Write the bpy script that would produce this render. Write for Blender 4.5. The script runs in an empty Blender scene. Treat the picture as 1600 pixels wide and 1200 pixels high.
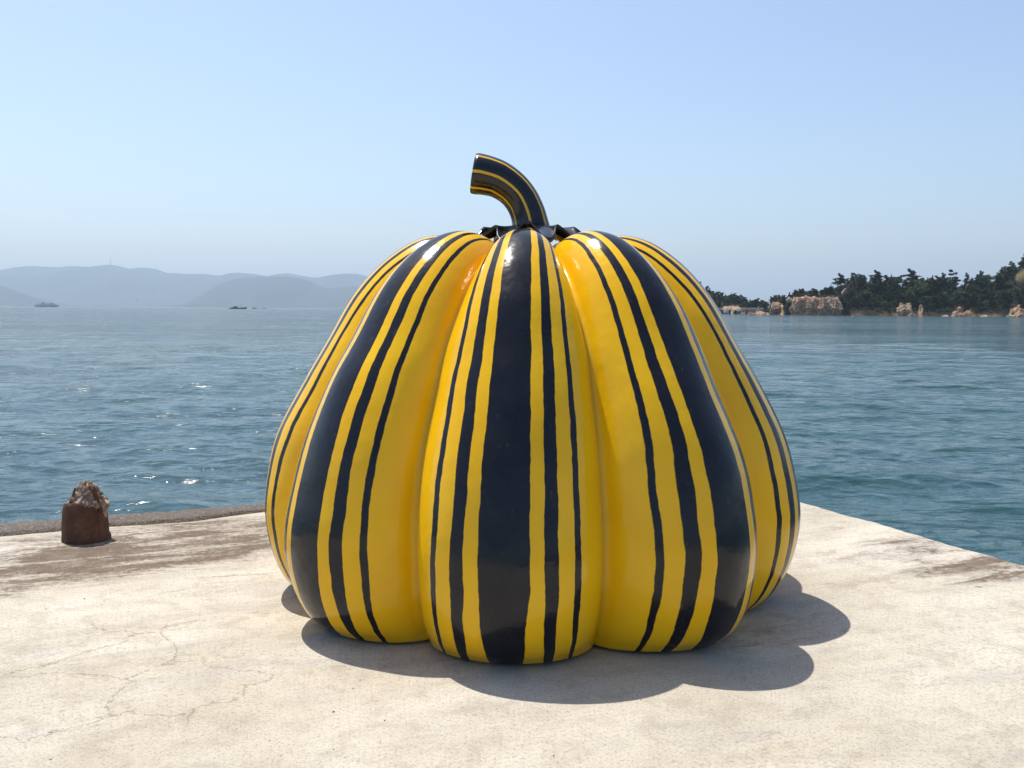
import bpy, bmesh, math, random
import numpy as np
from mathutils import Vector, Matrix, noise as mnoise
R = math.radians
random.seed(7)
rng = np.random.default_rng(11)
SC = bpy.context.scene
COL = SC.collection

# ------------------------------------------------------------------ camera
PITCH, ROLL, FPX, EYE = R(4.42), R(0.43), 1508.0, 1.5
cam_d = bpy.data.cameras.new('camera')
cam_d.sensor_width = 36.0
cam_d.lens = 36.0 * FPX / 1600.0
cam_d.clip_start = 0.05
cam_d.clip_end = 60000
cam = bpy.data.objects.new('camera', cam_d)
COL.objects.link(cam)
CAM_M = Matrix.Rotation(math.pi / 2 - PITCH, 3, 'X') @ Matrix.Rotation(ROLL, 3, 'Z')
cam.matrix_world = Matrix.Translation((0, 0, EYE)) @ CAM_M.to_4x4()
SC.camera = cam

# ------------------------------------------------------------------ world, sun, exposure
SUN_EL, SUN_AZ = R(65.5), R(-40)          # azimuth measured clockwise from +Y
w = bpy.data.worlds.new('World'); SC.world = w; w.use_nodes = True
nt = w.node_tree; nt.nodes.clear()
sky = nt.nodes.new('ShaderNodeTexSky'); sky.sky_type = 'NISHITA'
sky.sun_disc = False; sky.sun_elevation = SUN_EL; sky.sun_rotation = SUN_AZ
sky.air_density = 1.0; sky.dust_density = 1.6; sky.ozone_density = 2.6; sky.altitude = 0
bg = nt.nodes.new('ShaderNodeBackground'); bg.inputs['Strength'].default_value = 0.124
wo = nt.nodes.new('ShaderNodeOutputWorld')
nt.links.new(sky.outputs[0], bg.inputs[0]); nt.links.new(bg.outputs[0], wo.inputs[0])
sun_d = bpy.data.lights.new('sun', 'SUN'); sun_d.energy = 4.3; sun_d.angle = R(0.5)
sun_d.color = (1.0, 0.955, 0.88)
sun = bpy.data.objects.new('sun', sun_d); COL.objects.link(sun)
to_sun = Vector((math.sin(SUN_AZ) * math.cos(SUN_EL), math.cos(SUN_AZ) * math.cos(SUN_EL), math.sin(SUN_EL)))
sun.rotation_euler = to_sun.to_track_quat('Z', 'Y').to_euler()
sun.location = (0, 0, 30)
SC.view_settings.view_transform = 'Standard'; SC.view_settings.look = 'None'
SC.view_settings.gamma = 1; SC.view_settings.use_curve_mapping = False
SC.view_settings.exposure = 0.48
SC.cycles.max_bounces = 6; SC.cycles.volume_bounces = 0
SC.cycles.transparent_max_bounces = 12
SC.cycles.use_denoising = True

SEA = -0.9                                # sea level below the pier deck (z = 0)

# ------------------------------------------------------------------ helpers
def ray(px, py):
    """direction of a bearing measured on the site (1600x1200 view)"""
    return CAM_M @ Vector(((px - 800) / FPX, (600 - py) / FPX, -1.0))
def far(px, py, Y):
    d = ray(px, py); k = Y / d.y
    return Vector((d.x * k, Y, EYE + d.z * k))
def ground(px, py, z=0.0):
    d = ray(px, py); k = (z - EYE) / d.z
    return Vector((d.x * k, d.y * k, z))

def tag(o, label=None, cat=None, group=None, kind=None):
    if label: o['label'] = label
    if cat: o['category'] = cat
    if group: o['group'] = group
    if kind: o['kind'] = kind
    return o
def empty(name, loc=(0, 0, 0), rz=0.0):
    o = bpy.data.objects.new(name, None); COL.objects.link(o)
    o.location = loc; o.rotation_euler = (0, 0, rz); o.empty_display_size = 0.2
    return o
def link(name, me, mat=None, parent=None, smooth=False):
    if mat is not None and not me.materials: me.materials.append(mat)
    if smooth:
        me.polygons.foreach_set('use_smooth', [True] * len(me.polygons))
    o = bpy.data.objects.new(name, me); COL.objects.link(o)
    if parent: o.parent = parent
    return o
def from_np(name, V, F, mat=None, parent=None, smooth=False):
    me = bpy.data.meshes.new(name)
    V = np.asarray(V, dtype=np.float32).reshape(-1, 3); F = np.asarray(F, dtype=np.int32)
    n = F.shape[1]
    me.vertices.add(len(V)); me.vertices.foreach_set('co', V.ravel())
    me.loops.add(F.size); me.loops.foreach_set('vertex_index', F.ravel())
    me.polygons.add(len(F))
    me.polygons.foreach_set('loop_start', np.arange(0, F.size, n, dtype=np.int32))
    me.update(calc_edges=True); me.validate()
    return link(name, me, mat, parent, smooth)
def from_bm(name, bm, mat=None, parent=None, smooth=False):
    me = bpy.data.meshes.new(name); bm.to_mesh(me); bm.free()
    return link(name, me, mat, parent, smooth)
def grid_faces(nu, nv, wrap=False):
    """vertex index = i*nv + j ; wrap closes j"""
    i = np.arange(nu - 1)[:, None]; j = np.arange(nv if wrap else nv - 1)[None, :]
    j2 = (j + 1) % nv
    a = i * nv + j; b = i * nv + j2; c = (i + 1) * nv + j2; d = (i + 1) * nv + j
    return np.stack([a, b, c, d], -1).reshape(-1, 4)
def box_bm(bm, c, s, rz=0.0, taper=1.0):
    m = Matrix.Translation(c) @ Matrix.Rotation(rz, 4, 'Z') @ Matrix.Diagonal((s[0], s[1], s[2], 1))
    r = bmesh.ops.create_cube(bm, size=1.0, matrix=m)
    return r['verts']
def tube_bm(bm, pts, rads, seg=8, caps=True):
    rings = []
    pts = [Vector(p) for p in pts]
    for i, p in enumerate(pts):
        t = (pts[min(i + 1, len(pts) - 1)] - pts[max(i - 1, 0)]).normalized()
        up = Vector((0, 1, 0)) if abs(t.y) < 0.9 else Vector((1, 0, 0))
        a = t.cross(up).normalized(); b = t.cross(a)
        rings.append([bm.verts.new(p + (a * math.cos(k * 2 * math.pi / seg) + b * math.sin(k * 2 * math.pi / seg)) * rads[i]) for k in range(seg)])
    for r0, r1 in zip(rings, rings[1:]):
        for k in range(seg):
            bm.faces.new((r0[k], r0[(k + 1) % seg], r1[(k + 1) % seg], r1[k]))
    if caps:
        bm.faces.new(rings[0]); bm.faces.new(rings[-1][::-1])
    return rings

# vectorised value noise
def _h(ix, iy, iz):
    n = (ix * 374761393 + iy * 668265263 + iz * 2147483647 // 7 * 3 + 1013904223) & 0xFFFFFFFF
    n = ((n ^ (n >> 13)) * 1274126177) & 0xFFFFFFFF
    n = ((n ^ (n >> 16)) * 2246822519) & 0xFFFFFFFF
    return ((n ^ (n >> 15)) & 0xFFFFFF) / float(0xFFFFFF)
def vnoise(x, y, z=0.0):
    x = np.asarray(x, float); y = np.asarray(y, float); z = np.asarray(z, float) + 0 * x
    ix, iy, iz = np.floor(x).astype(np.int64), np.floor(y).astype(np.int64), np.floor(z).astype(np.int64)
    fx, fy, fz = x - ix, y - iy, z - iz
    fx, fy, fz = [f * f * (3 - 2 * f) for f in (fx, fy, fz)]
    def L(a, b, t): return a + (b - a) * t
    c = lambda a, b, d: _h(ix + a, iy + b, iz + d)
    return L(L(L(c(0,0,0), c(1,0,0), fx), L(c(0,1,0), c(1,1,0), fx), fy),
             L(L(c(0,0,1), c(1,0,1), fx), L(c(0,1,1), c(1,1,1), fx), fy), fz) * 2 - 1
def fbm(x, y, z=0.0, oct=4, lac=2.03, g=0.5):
    s = 0; a = 1; f = 1
    for k in range(oct):
        s = s + a * vnoise(x * f + 17.3 * k, y * f - 9.1 * k, np.asarray(z) * f + 5.7 * k); a *= g; f *= lac
    return s

# ------------------------------------------------------------------ materials
class NT:
    def __init__(s, name):
        s.m = bpy.data.materials.new(name); s.m.use_nodes = True
        s.t = s.m.node_tree; s.n = s.t.nodes; s.l = s.t.links
        s.b = s.n['Principled BSDF']
    def new(s, k, **kw):
        n = s.n.new(k)
        for a, v in kw.items(): setattr(n, a, v)
        return n
    def link(s, a, b): s.l.new(a, b)
    def coord(s, which='Object', scale=(1, 1, 1), rot=(0, 0, 0), loc=(0, 0, 0)):
        tc = s.new('ShaderNodeTexCoord'); mp = s.new('ShaderNodeMapping')
        mp.inputs['Scale'].default_value = scale; mp.inputs['Rotation'].default_value = rot
        mp.inputs['Location'].default_value = loc
        s.link(tc.outputs[which], mp.inputs[0]); return mp.outputs[0]
    def noise(s, vec, scale, detail=4, rough=0.55, dist=0.0):
        n = s.new('ShaderNodeTexNoise'); n.inputs['Scale'].default_value = scale
        n.inputs['Detail'].default_value = detail; n.inputs['Roughness'].default_value = rough
        n.inputs['Distortion'].default_value = dist
        s.link(vec, n.inputs['Vector']); return n.outputs['Fac']
    def ramp(s, fac, stops, interp='LINEAR'):
        r = s.new('ShaderNodeValToRGB'); r.color_ramp.interpolation = interp
        e = r.color_ramp.elements
        while len(e) < len(stops): e.new(0.5)
        for k, (p, c) in enumerate(stops):
            e[k].position = p
            e[k].color = (c, c, c, 1) if isinstance(c, (int, float)) else (*c, 1)
        s.link(fac, r.inputs[0]); return r.outputs[0]
    def mix(s, fac, a, b, mode='MIX'):
        n = s.new('ShaderNodeMix', data_type='RGBA', blend_type=mode)
        for sock, v in ((n.inputs[0], fac), (n.inputs[6], a), (n.inputs[7], b)):
            if isinstance(v, (int, float)): sock.default_value = v
            elif isinstance(v, tuple): sock.default_value = (*v, 1) if len(v) == 3 else v
            else: s.link(v, sock)
        return n.outputs[2]
    def math(s, op, a, b=None, c=None, clamp=False):
        n = s.new('ShaderNodeMath', operation=op); n.use_clamp = clamp
        for k, v in enumerate((a, b, c)):
            if v is None: continue
            if isinstance(v, (int, float)): n.inputs[k].default_value = v
            else: s.link(v, n.inputs[k])
        return n.outputs[0]
    def bump(s, h, strength=0.3, dist=0.01, normal=None):
        n = s.new('ShaderNodeBump'); n.inputs['Strength'].default_value = strength
        n.inputs['Distance'].default_value = dist
        s.link(h, n.inputs['Height'])
        if normal is not None: s.link(normal, n.inputs['Normal'])
        return n.outputs[0]
    def set(s, color=None, rough=None, metal=None, normal=None, spec=None, coat=None):
        for key, v in (('Base Color', color), ('Roughness', rough), ('Metallic', metal), ('Normal', normal), ('Specular IOR Level', spec), ('Coat Weight', coat)):
            if v is None: continue
            sock = s.b.inputs[key]
            if isinstance(v, tuple): sock.default_value = (*v, 1) if len(v) == 3 else v
            elif isinstance(v, (int, float)): sock.default_value = v
            else: s.link(v, sock)
        return s.m

def simple(name, col, rough=0.6, var=0.25, scale=6.0, metal=0.0, bump=0.0):
    t = NT(name); v = t.coord()
    n = t.noise(v, scale, 5)
    dark = tuple(c * (1 - var) for c in col); light = tuple(min(1, c * (1 + var)) for c in col)
    c = t.ramp(n, [(0.3, dark), (0.7, light)])
    kw = dict(color=c, rough=rough, metal=metal)
    if bump: kw['normal'] = t.bump(t.noise(v, scale * 4, 4), bump, 0.02)
    return t.set(**kw)

# --- concrete deck
def mat_concrete():
    t = NT('sunlit_concrete')
    v = t.coord()
    rz = EDGE_ANG
    vs = t.coord(scale=(1, 1, 1), rot=(0, 0, -rz))                      # x along the trowelled streaks
    def stretched(sx, sy, loc=(0, 0, 0)):
        mp = t.new('ShaderNodeMapping'); mp.inputs['Scale'].default_value = (sx, sy, 1); mp.inputs['Location'].default_value = loc
        t.link(vs, mp.inputs[0]); return mp.outputs[0]
    base = t.ramp(t.noise(v, 0.55, 5, 0.6, 0.4), [(0.3, (0.42, 0.375, 0.295)), (0.55, (0.53, 0.48, 0.395)), (0.75, (0.60, 0.55, 0.475))])
    # broad yellowish and grey washes along the streaks
    n2 = t.noise(stretched(0.35, 1.7), 1.3, 6, 0.6, 0.6)
    base = t.mix(t.ramp(n2, [(0.44, 0.0), (0.70, 0.5)]), base, (0.36, 0.30, 0.20))
    n2b = t.noise(stretched(0.5, 2.6, (5, 3, 0)), 1.9, 6, 0.65, 0.3)
    base = t.mix(t.ramp(n2b, [(0.50, 0.0), (0.72, 0.5)]), base, (0.30, 0.285, 0.265))
    # dark algae/dirt stains with a mask painted per vertex, broken up by fine streaks
    at = t.new('ShaderNodeVertexColor', layer_name='stain')
    sep = t.new('ShaderNodeSeparateColor'); t.link(at.outputs[0], sep.inputs[0])
    st = t.noise(stretched(0.9, 3.4, (2, 8, 0)), 1.6, 9, 0.76, 0.7)
    sm = t.math('ADD', sep.outputs[0], t.math('MULTIPLY', t.math('SUBTRACT', st, 0.5), 3.2))
    sm = t.math('ADD', sm, t.math('MULTIPLY', t.math('SUBTRACT', t.noise(v, 22, 7, 0.8), 0.5), 1.6))
    sm = t.ramp(sm, [(0.36, 0.0), (0.75, 0.45), (1.35, 1.0)])
    base = t.mix(t.math('MULTIPLY', sm, 0.95), base, (0.085, 0.05, 0.028))
    mot = t.noise(v, 5.5, 8, 0.72, 0.4)
    base = t.mix(t.ramp(mot, [(0.36, 0.42), (0.52, 0.0)]), base, (0.27, 0.225, 0.165))
    fl = t.noise(v, 48, 5, 0.8)
    base = t.mix(t.ramp(fl, [(0.34, 0.4), (0.5, 0.0)]), base, (0.24, 0.20, 0.155))
    # aggregate speckle
    sp = t.noise(v, 95, 3, 0.7)
    base = t.mix(t.ramp(sp, [(0.3, 0.6), (0.49, 0.0)]), base, (0.13, 0.11, 0.09))
    sp2 = t.noise(v, 260, 2, 0.6)
    base = t.mix(t.ramp(sp2, [(0.55, 0.0), (0.72, 0.35)]), base, (0.68, 0.63, 0.55))
    vo = t.new('ShaderNodeTexVoronoi', feature='F1'); vo.inputs['Scale'].default_value = 13; t.link(v, vo.inputs['Vector'])
    chip = t.ramp(vo.outputs['Distance'], [(0.045, 1.0), (0.075, 0.0)])
    rare = t.ramp(t.noise(v, 2.7, 2), [(0.56, 0.0), (0.62, 1.0)])
    base = t.mix(t.math('MULTIPLY', chip, rare), base, (0.10, 0.085, 0.07))
    # hairline cracks
    dv = t.new('ShaderNodeVectorMath', operation='ADD')
    nz = t.new('ShaderNodeTexNoise'); nz.inputs['Scale'].default_value = 2.6; nz.inputs['Detail'].default_value = 8; nz.inputs['Roughness'].default_value = 0.68
    t.link(v, nz.inputs['Vector'])
    sc = t.new('ShaderNodeVectorMath', operation='SCALE'); sc.inputs[3].default_value = 0.30; t.link(nz.outputs['Color'], sc.inputs[0])
    t.link(v, dv.inputs[0]); t.link(sc.outputs[0], dv.inputs[1])
    ce = t.new('ShaderNodeTexVoronoi', feature='DISTANCE_TO_EDGE'); ce.inputs['Scale'].default_value = 1.75
    t.link(dv.outputs[0], ce.inputs['Vector'])
    cr = t.ramp(ce.outputs['Distance'], [(0.0, 0.9), (0.003, 0.7), (0.007, 0.0)])
    cm = t.math('ADD', sep.outputs[1], t.math('MULTIPLY', t.math('SUBTRACT', t.noise(v, 0.9, 3), 0.5), 2.2))
    cr = t.math('MULTIPLY', cr, t.ramp(cm, [(0.35, 0.0), (0.75, 1.0)]))
    base = t.mix(t.math('MULTIPLY', cr, 0.7), base, (0.16, 0.12, 0.09))
    h = t.math('ADD', t.math('MULTIPLY', sp, 0.6), t.math('MULTIPLY', t.noise(stretched(1, 5), 9, 6, 0.6), 0.7))
    h = t.math('SUBTRACT', h, t.math('MULTIPLY', cr, 0.8))
    return t.set(color=base, rough=0.92, normal=t.bump(h, 0.35, 0.012), spec=0.25)

# --- sea
def mat_sea():
    t = NT('sea_water'); v = t.coord()
    body = t.ramp(t.noise(t.coord(scale=(0.5, 1, 1)), 0.035, 4), [(0.35, (0.014, 0.050, 0.056)), (0.7, (0.030, 0.080, 0.072))])
    h1 = t.noise(t.coord(scale=(0.75, 1, 1)), 2.6, 5, 0.6, 0.4)
    h2 = t.noise(t.coord(scale=(0.8, 1, 1), rot=(0, 0, 0.5)), 0.7, 6, 0.68, 0.3)
    h3 = t.noise(t.coord(scale=(0.8, 1, 1), rot=(0, 0, -0.2)), 0.20, 5, 0.66)
    h4 = t.noise(t.coord(scale=(0.6, 1, 1)), 0.045, 5, 0.66)
    # open water is choppier than the lee of the pier
    ln = t.new('ShaderNodeVectorMath', operation='LENGTH'); t.link(v, ln.inputs[0])
    off = t.math('DIVIDE', t.math('SUBTRACT', ln.outputs['Value'], 18.0), 110.0, clamp=True)
    h2 = t.math('MULTIPLY', h2, t.math('ADD', t.math('MULTIPLY', off, 2.2), 0.8))
    h3 = t.math('MULTIPLY', h3, t.math('ADD', t.math('MULTIPLY', off, 2.4), 0.8))
    h4 = t.math('MULTIPLY', h4, t.math('ADD', t.math('MULTIPLY', off, 1.2), 0.8))
    n = t.bump(h1, 0.6, 0.07)
    n = t.bump(h2, 0.7, 0.18, n)
    n = t.bump(h3, 0.9, 0.85, n)
    n = t.bump(h4, 0.8, 2.4, n)
    t.b.inputs['IOR'].default_value = 1.333
    return t.set(color=body, rough=t.ramp(t.noise(t.coord(scale=(0.35, 1, 1)), 0.03, 5, 0.65), [(0.38, 0.06), (0.62, 0.13)]), normal=n, spec=0.5)

# --- pumpkin paint
def mat_pumpkin():
    t = NT('yellow_black_gloss_paint')
    uv = t.new('ShaderNodeUVMap', uv_map='band'); sp = t.new('ShaderNodeSeparateXYZ'); t.link(uv.outputs[0], sp.inputs[0])
    u = sp.outputs[0]; h = sp.outputs[1]
    v = t.coord()
    wob = t.math('MULTIPLY', t.math('SUBTRACT', t.noise(v, 3.6, 4, 0.6), 0.5), 0.075)
    uu = t.math('ADD', u, wob)
    # taper bands at both ends
    tp = t.ramp(h, [(0.0, 0.55), (0.25, 1.0), (0.7, 1.0), (1.0, 0.7)])
    def band(a, b):
        mid, half = (a + b) / 2, (b - a) / 2
        d = t.math('ABSOLUTE', t.math('SUBTRACT', uu, mid))
        d = t.math('SUBTRACT', t.math('MULTIPLY', tp, half), d)
        return t.math('MULTIPLY', d, 160.0, clamp=True)
    k = band(-0.21, 0.21)
    k = t.math('MAXIMUM', k, band(0.33, 0.46))
    k = t.math('MAXIMUM', k, band(0.60, 0.67))
    yel = t.ramp(t.noise(v, 2.2, 5), [(0.3, (0.75, 0.41, 0.004)), (0.7, (0.84, 0.49, 0.007))])
    blk = t.ramp(t.noise(v, 9, 5), [(0.3, (0.006, 0.007, 0.011)), (0.7, (0.012, 0.013, 0.018))])
    c = t.mix(k, yel, blk)
    dust = t.noise(v, 6, 9, 0.75)
    scuff = t.noise(t.coord(scale=(1, 1, 0.25)), 24, 6, 0.75)
    c = t.mix(t.ramp(scuff, [(0.62, 0.0), (0.78, 0.22)]), c, (0.42, 0.38, 0.30))
    sx = t.new('ShaderNodeSeparateXYZ'); t.link(v, sx.inputs[0])
    low = t.math('SUBTRACT', t.noise(t.coord(scale=(1, 1, 0.5)), 7, 8, 0.75), t.math('MULTIPLY', sx.outputs[2], 2.6))
    c = t.mix(t.ramp(low, [(0.36, 0.0), (0.62, 0.38)]), c, (0.36, 0.30, 0.22))
    rough = t.ramp(dust, [(0.35, 0.09), (0.7, 0.28)])
    hgt = t.math('ADD', t.math('MULTIPLY', t.noise(v, 5.5, 3), 1.0), t.math('MULTIPLY', k, 0.03))
    return t.set(color=c, rough=rough, normal=t.bump(hgt, 0.22, 0.03), spec=0.33, coat=0.0)
def mat_gloss_black():
    t = NT('gloss_black_paint'); v = t.coord()
    c = t.ramp(t.noise(v, 9, 5), [(0.3, (0.006, 0.007, 0.012)), (0.7, (0.013, 0.014, 0.020))])
    return t.set(color=c, rough=t.ramp(t.noise(v, 30, 5), [(0.3, 0.1), (0.7, 0.25)]), normal=t.bump(t.noise(v, 6, 3), 0.2, 0.02), coat=0.0)
def mat_stem():
    t = NT('black_stem_paint_with_yellow_lines')
    uv = t.new('ShaderNodeUVMap', uv_map='band'); sp = t.new('ShaderNodeSeparateXYZ'); t.link(uv.outputs[0], sp.inputs[0])
    v = t.coord()
    u = t.math('ADD', sp.outputs[0], t.math('MULTIPLY', t.math('SUBTRACT', t.noise(v, 8, 3), 0.5), 0.02))
    f = t.math('FRACT', t.math('MULTIPLY', u, 7.0))
    d = t.math('SUBTRACT', 0.085, t.math('ABSOLUTE', t.math('SUBTRACT', f, 0.5)))
    k = t.math('MULTIPLY', d, 60.0, clamp=True)
    c = t.mix(k, (0.009, 0.010, 0.015), (0.75, 0.43, 0.012))
    return t.set(color=c, rough=0.17, normal=t.bump(t.noise(v, 6, 3), 0.2, 0.02), coat=0.0)

# --- vegetation and rock
def mat_foliage(name, a, b):
    t = NT(name); oi = t.new('ShaderNodeObjectInfo'); v = t.coord()
    c = t.ramp(t.noise(v, 0.9, 3), [(0.3, a), (0.7, b)])
    hs = t.new('ShaderNodeHueSaturation'); t.link(c, hs.inputs['Color'])
    t.link(t.math('ADD', t.math('MULTIPLY', oi.outputs['Random'], 0.06), 0.47), hs.inputs['Hue'])
    t.link(t.math('ADD', t.math('MULTIPLY', oi.outputs['Random'], 0.7), 0.65), hs.inputs['Value'])
    return t.set(color=hs.outputs[0], rough=0.7, spec=0.2)
def mat_headland():
    t = NT('headland_soil_and_rock'); v = t.coord()
    at = t.new('ShaderNodeVertexColor', layer_name='kind'); sep = t.new('ShaderNodeSeparateColor'); t.link(at.outputs[0], sep.inputs[0])
    rock = t.ramp(t.noise(v, 0.28, 8, 0.7), [(0.3, (0.14, 0.085, 0.055)), (0.5, (0.40, 0.26, 0.16)), (0.72, (0.52, 0.38, 0.26))])
    soil = t.ramp(t.noise(v, 0.2, 6, 0.7), [(0.3, (0.022, 0.022, 0.016)), (0.7, (0.055, 0.045, 0.03))])
    grass = t.ramp(t.noise(v, 0.3, 6, 0.7), [(0.3, (0.11, 0.10, 0.045)), (0.7, (0.20, 0.165, 0.085))])
    c = t.mix(sep.outputs[0], soil, rock); c = t.mix(sep.outputs[1], c, grass)
    return t.set(color=c, rough=0.95, normal=t.bump(t.noise(v, 0.7, 7, 0.7), 0.8, 0.8), spec=0.1)
def mat_rock(name, a, b, c):
    t = NT(name); v = t.coord()
    col = t.ramp(t.noise(v, 0.45, 8, 0.7), [(0.3, a), (0.5, b), (0.72, c)])
    return t.set(color=col, rough=0.95, normal=t.bump(t.noise(v, 1.2, 7, 0.7), 0.8, 0.4), spec=0.1)

# ------------------------------------------------------------------ the pier (concrete deck)
A = ground(0, 821); B = ground(415, 790); C1 = ground(1247, 783); D1 = ground(1600, 881)
eL = (B - A).normalized(); eR = (D1 - C1).normalized()
den = eL.x * eR.y - eL.y * eR.x
s_ = ((C1.x - A.x) * eR.y - (C1.y - A.y) * eR.x) / den
CORNER = A + eL * s_
EDGE_ANG = math.atan2(eL.y, eL.x)
nL = Vector((-eL.y, eL.x, 0)); nR = Vector((-eR.y, eR.x, 0))
if nL.y < 0: nL = -nL
if nR.x < 0: nR = -nR

M_CON = mat_concrete()
M_SEA = mat_sea()

def build_deck():
    LEN, WID = 16.0, 18.0
    nu, nv = 420, 420
    # u: distance from left/back edge toward the viewer (along eR), v: from right edge toward the left (along -eL)
    uu = np.linspace(0, 1, nu) ** 1.25 * WID
    vv = np.linspace(0, 1, nv) ** 1.25 * LEN
    U, W = np.meshgrid(uu, vv, indexing='ij')
    X = CORNER.x + eR.x * U - eL.x * W; Y = CORNER.y + eR.y * U - eL.y * W
    Z = fbm(X * 0.5, Y * 0.5, 3.0, 3) * 0.006 + fbm(X * 2.5, Y * 2.5, 1.0, 3) * 0.0022
    # rough outer edges
    jag = fbm(W * 2.2, 0 * W + 7, 0, 5, g=0.6) * 0.018
    fU = np.exp(-U / 0.05); X += nL.x * jag * fU; Y += nL.y * jag * fU
    jag2 = fbm(U * 2.6, 0 * U + 31, 0, 6, g=0.72) * 0.030
    fW = np.exp(-W / 0.06); X += nR.x * jag2 * fW; Y += nR.y * jag2 * fW
    Z -= 0.02 * np.clip(1 - U / 0.03, 0, 1) + 0.02 * np.clip(1 - W / 0.03, 0, 1)
    P = np.stack([X, Y, Z], -1)
    V = P.reshape(-1, 3); F = grid_faces(nu, nv)
    V = list(map(tuple, V)); F = F.tolist()
    # side walls down into the sea
    def skirt(idx):
        base = len(V)
        for k in idx: V.append((V[k][0], V[k][1], -0.45))
        b2 = len(V)
        for k in idx: V.append((V[k][0], V[k][1], -3.0))
        for a in range(len(idx) - 1):
            F.append([idx[a], base + a, base + a + 1, idx[a + 1]])
            F.append([base + a, b2 + a, b2 + a + 1, base + a + 1])
    skirt([j for j in range(nv)]); skirt([i * nv for i in range(nu)])
    skirt([(nu - 1) * nv + j for j in range(nv)]); skirt([i * nv + nv - 1 for i in range(nu)])
    o = from_np('pier', V, F, M_CON, smooth=True)
    o['kind'] = 'structure'
    me = o.data
    bm = bmesh.new(); bm.from_mesh(me); bmesh.ops.recalc_face_normals(bm, faces=bm.faces); bm.to_mesh(me); bm.free()
    up = me.polygons[1000].normal.z
    if up < 0: me.flip_normals()
    co = np.empty(len(me.vertices) * 3, np.float32); me.vertices.foreach_get('co', co); co = co.reshape(-1, 3)
    st = np.zeros(len(co)); ck = np.zeros(len(co))
    def blob(px, py, sx, sy, amp, arr, rot=EDGE_ANG):
        g = ground(px, py); dx = co[:, 0] - g.x; dy = co[:, 1] - g.y
        a = dx * math.cos(rot) + dy * math.sin(rot); b = -dx * math.sin(rot) + dy * math.cos(rot)
        arr += amp * np.exp(-(a / sx) ** 2 - (b / sy) ** 2)
    for args in [(140, 862, 0.24, 0.2, 0.9), (20, 850, 0.5, 0.1, 0.3), (420, 815, 0.9, 0.18, 0.5), (90, 925, 1.2, 0.2, 0.35), (1330, 870, 0.6, 0.07, 0.35), (1500, 1040, 0.9, 0.08, 0.28), (60, 1000, 1.0, 0.06, 0.3), (560, 1040, 0.6, 0.1, 0.25), (230, 845, 1.1, 0.35, 0.75), (140, 885, 0.9, 0.28, 0.8), (330, 850, 0.9, 0.28, 0.7), (60, 905, 0.7, 0.2, 0.45), (250, 872, 0.8, 0.2, 0.5),
                 (110, 838, 0.5, 0.08, 0.35), (300, 815, 1.2, 0.10, 0.5), (480, 925, 0.35, 0.12, 0.45), (400, 960, 0.5, 0.12, 0.2),
                 (1460, 850, 0.7, 0.2, 0.65), (1540, 875, 0.7, 0.25, 0.8), (1400, 845, 0.5, 0.12, 0.4), (1450, 895, 0.8, 0.10, 0.5), (1580, 900, 0.5, 0.14, 0.7),
                 (1270, 790, 0.5, 0.3, 0.5), (1300, 825, 0.5, 0.12, 0.35), (1560, 950, 0.7, 0.08, 0.3),
                 (1170, 985, 0.5, 0.15, 0.5), (1590, 1010, 0.6, 0.1, 0.2)]:
        blob(*args, st)
    for args in [(110, 1020, 0.75, 0.42, 1.0), (40, 1120, 0.8, 0.3, 0.9), (330, 1080, 0.6, 0.25, 0.5), (530, 1090, 0.45, 0.2, 0.6), (1290, 895, 0.5, 0.2, 0.8), (1250, 800, 0.6, 0.2, 0.5)]:
        blob(*args, ck)
    ca = me.color_attributes.new('stain', 'FLOAT_COLOR', 'POINT')
    buf = np.zeros((len(co), 4), np.float32); buf[:, 0] = np.clip(st, 0, 1); buf[:, 1] = np.clip(ck, 0, 1); buf[:, 3] = 1
    ca.data.foreach_set('color', buf.ravel())
    return o
build_deck()

# gritty dark kerb strip along the left/back edge
def build_kerb():
    L, Wd = 15.5, 0.30
    nu, nv = 900, 14
    s = np.linspace(0.25, L, nu); t = np.linspace(0, 1, nv)
    S, T = np.meshgrid(s, t, indexing='ij')
    fade = np.clip((S - 1.0) / 5.0, 0.35, 1)
    wd = Wd * (0.75 + 0.25 * fade) * (1 + 0.25 * fbm(S * 1.3, 0 * S, 4, 4))
    D = 0.006 + T * wd
    X = CORNER.x - eL.x * S - nL.x * D; Y = CORNER.y - eL.y * S - nL.y * D
    grit = fbm(X * 40, Y * 40, 0, 3) * 0.004 + np.abs(fbm(X * 9, Y * 9, 2, 3)) * 0.004
    Z = 0.012 + 0.012 * np.sin(np.clip(T, 0, 1) * math.pi) ** 0.5 + grit
    Z[:, 0] -= 0.03; Z[:, -1] -= 0.045
    t_ = NT('gritty_weathered_kerb'); v = t_.coord()
    c = t_.ramp(t_.noise(v, 60, 4, 0.75), [(0.3, (0.055, 0.045, 0.038)), (0.55, (0.15, 0.125, 0.105)), (0.72, (0.42, 0.37, 0.31))])
    c = t_.mix(t_.ramp(t_.noise(v, 3, 4), [(0.4, 0.0), (0.8, 0.7)]), c, (0.16, 0.12, 0.09))
    m = t_.set(color=c, rough=0.95, normal=t_.bump(t_.noise(v, 80, 4), 0.8, 0.02), spec=0.2)
    o = from_np('kerb', np.stack([X, Y, Z], -1), grid_faces(nu, nv), m, smooth=True)
    if o.data.polygons[50].normal.z < 0: o.data.flip_normals()
    o['kind'] = 'structure'
build_kerb()

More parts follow.
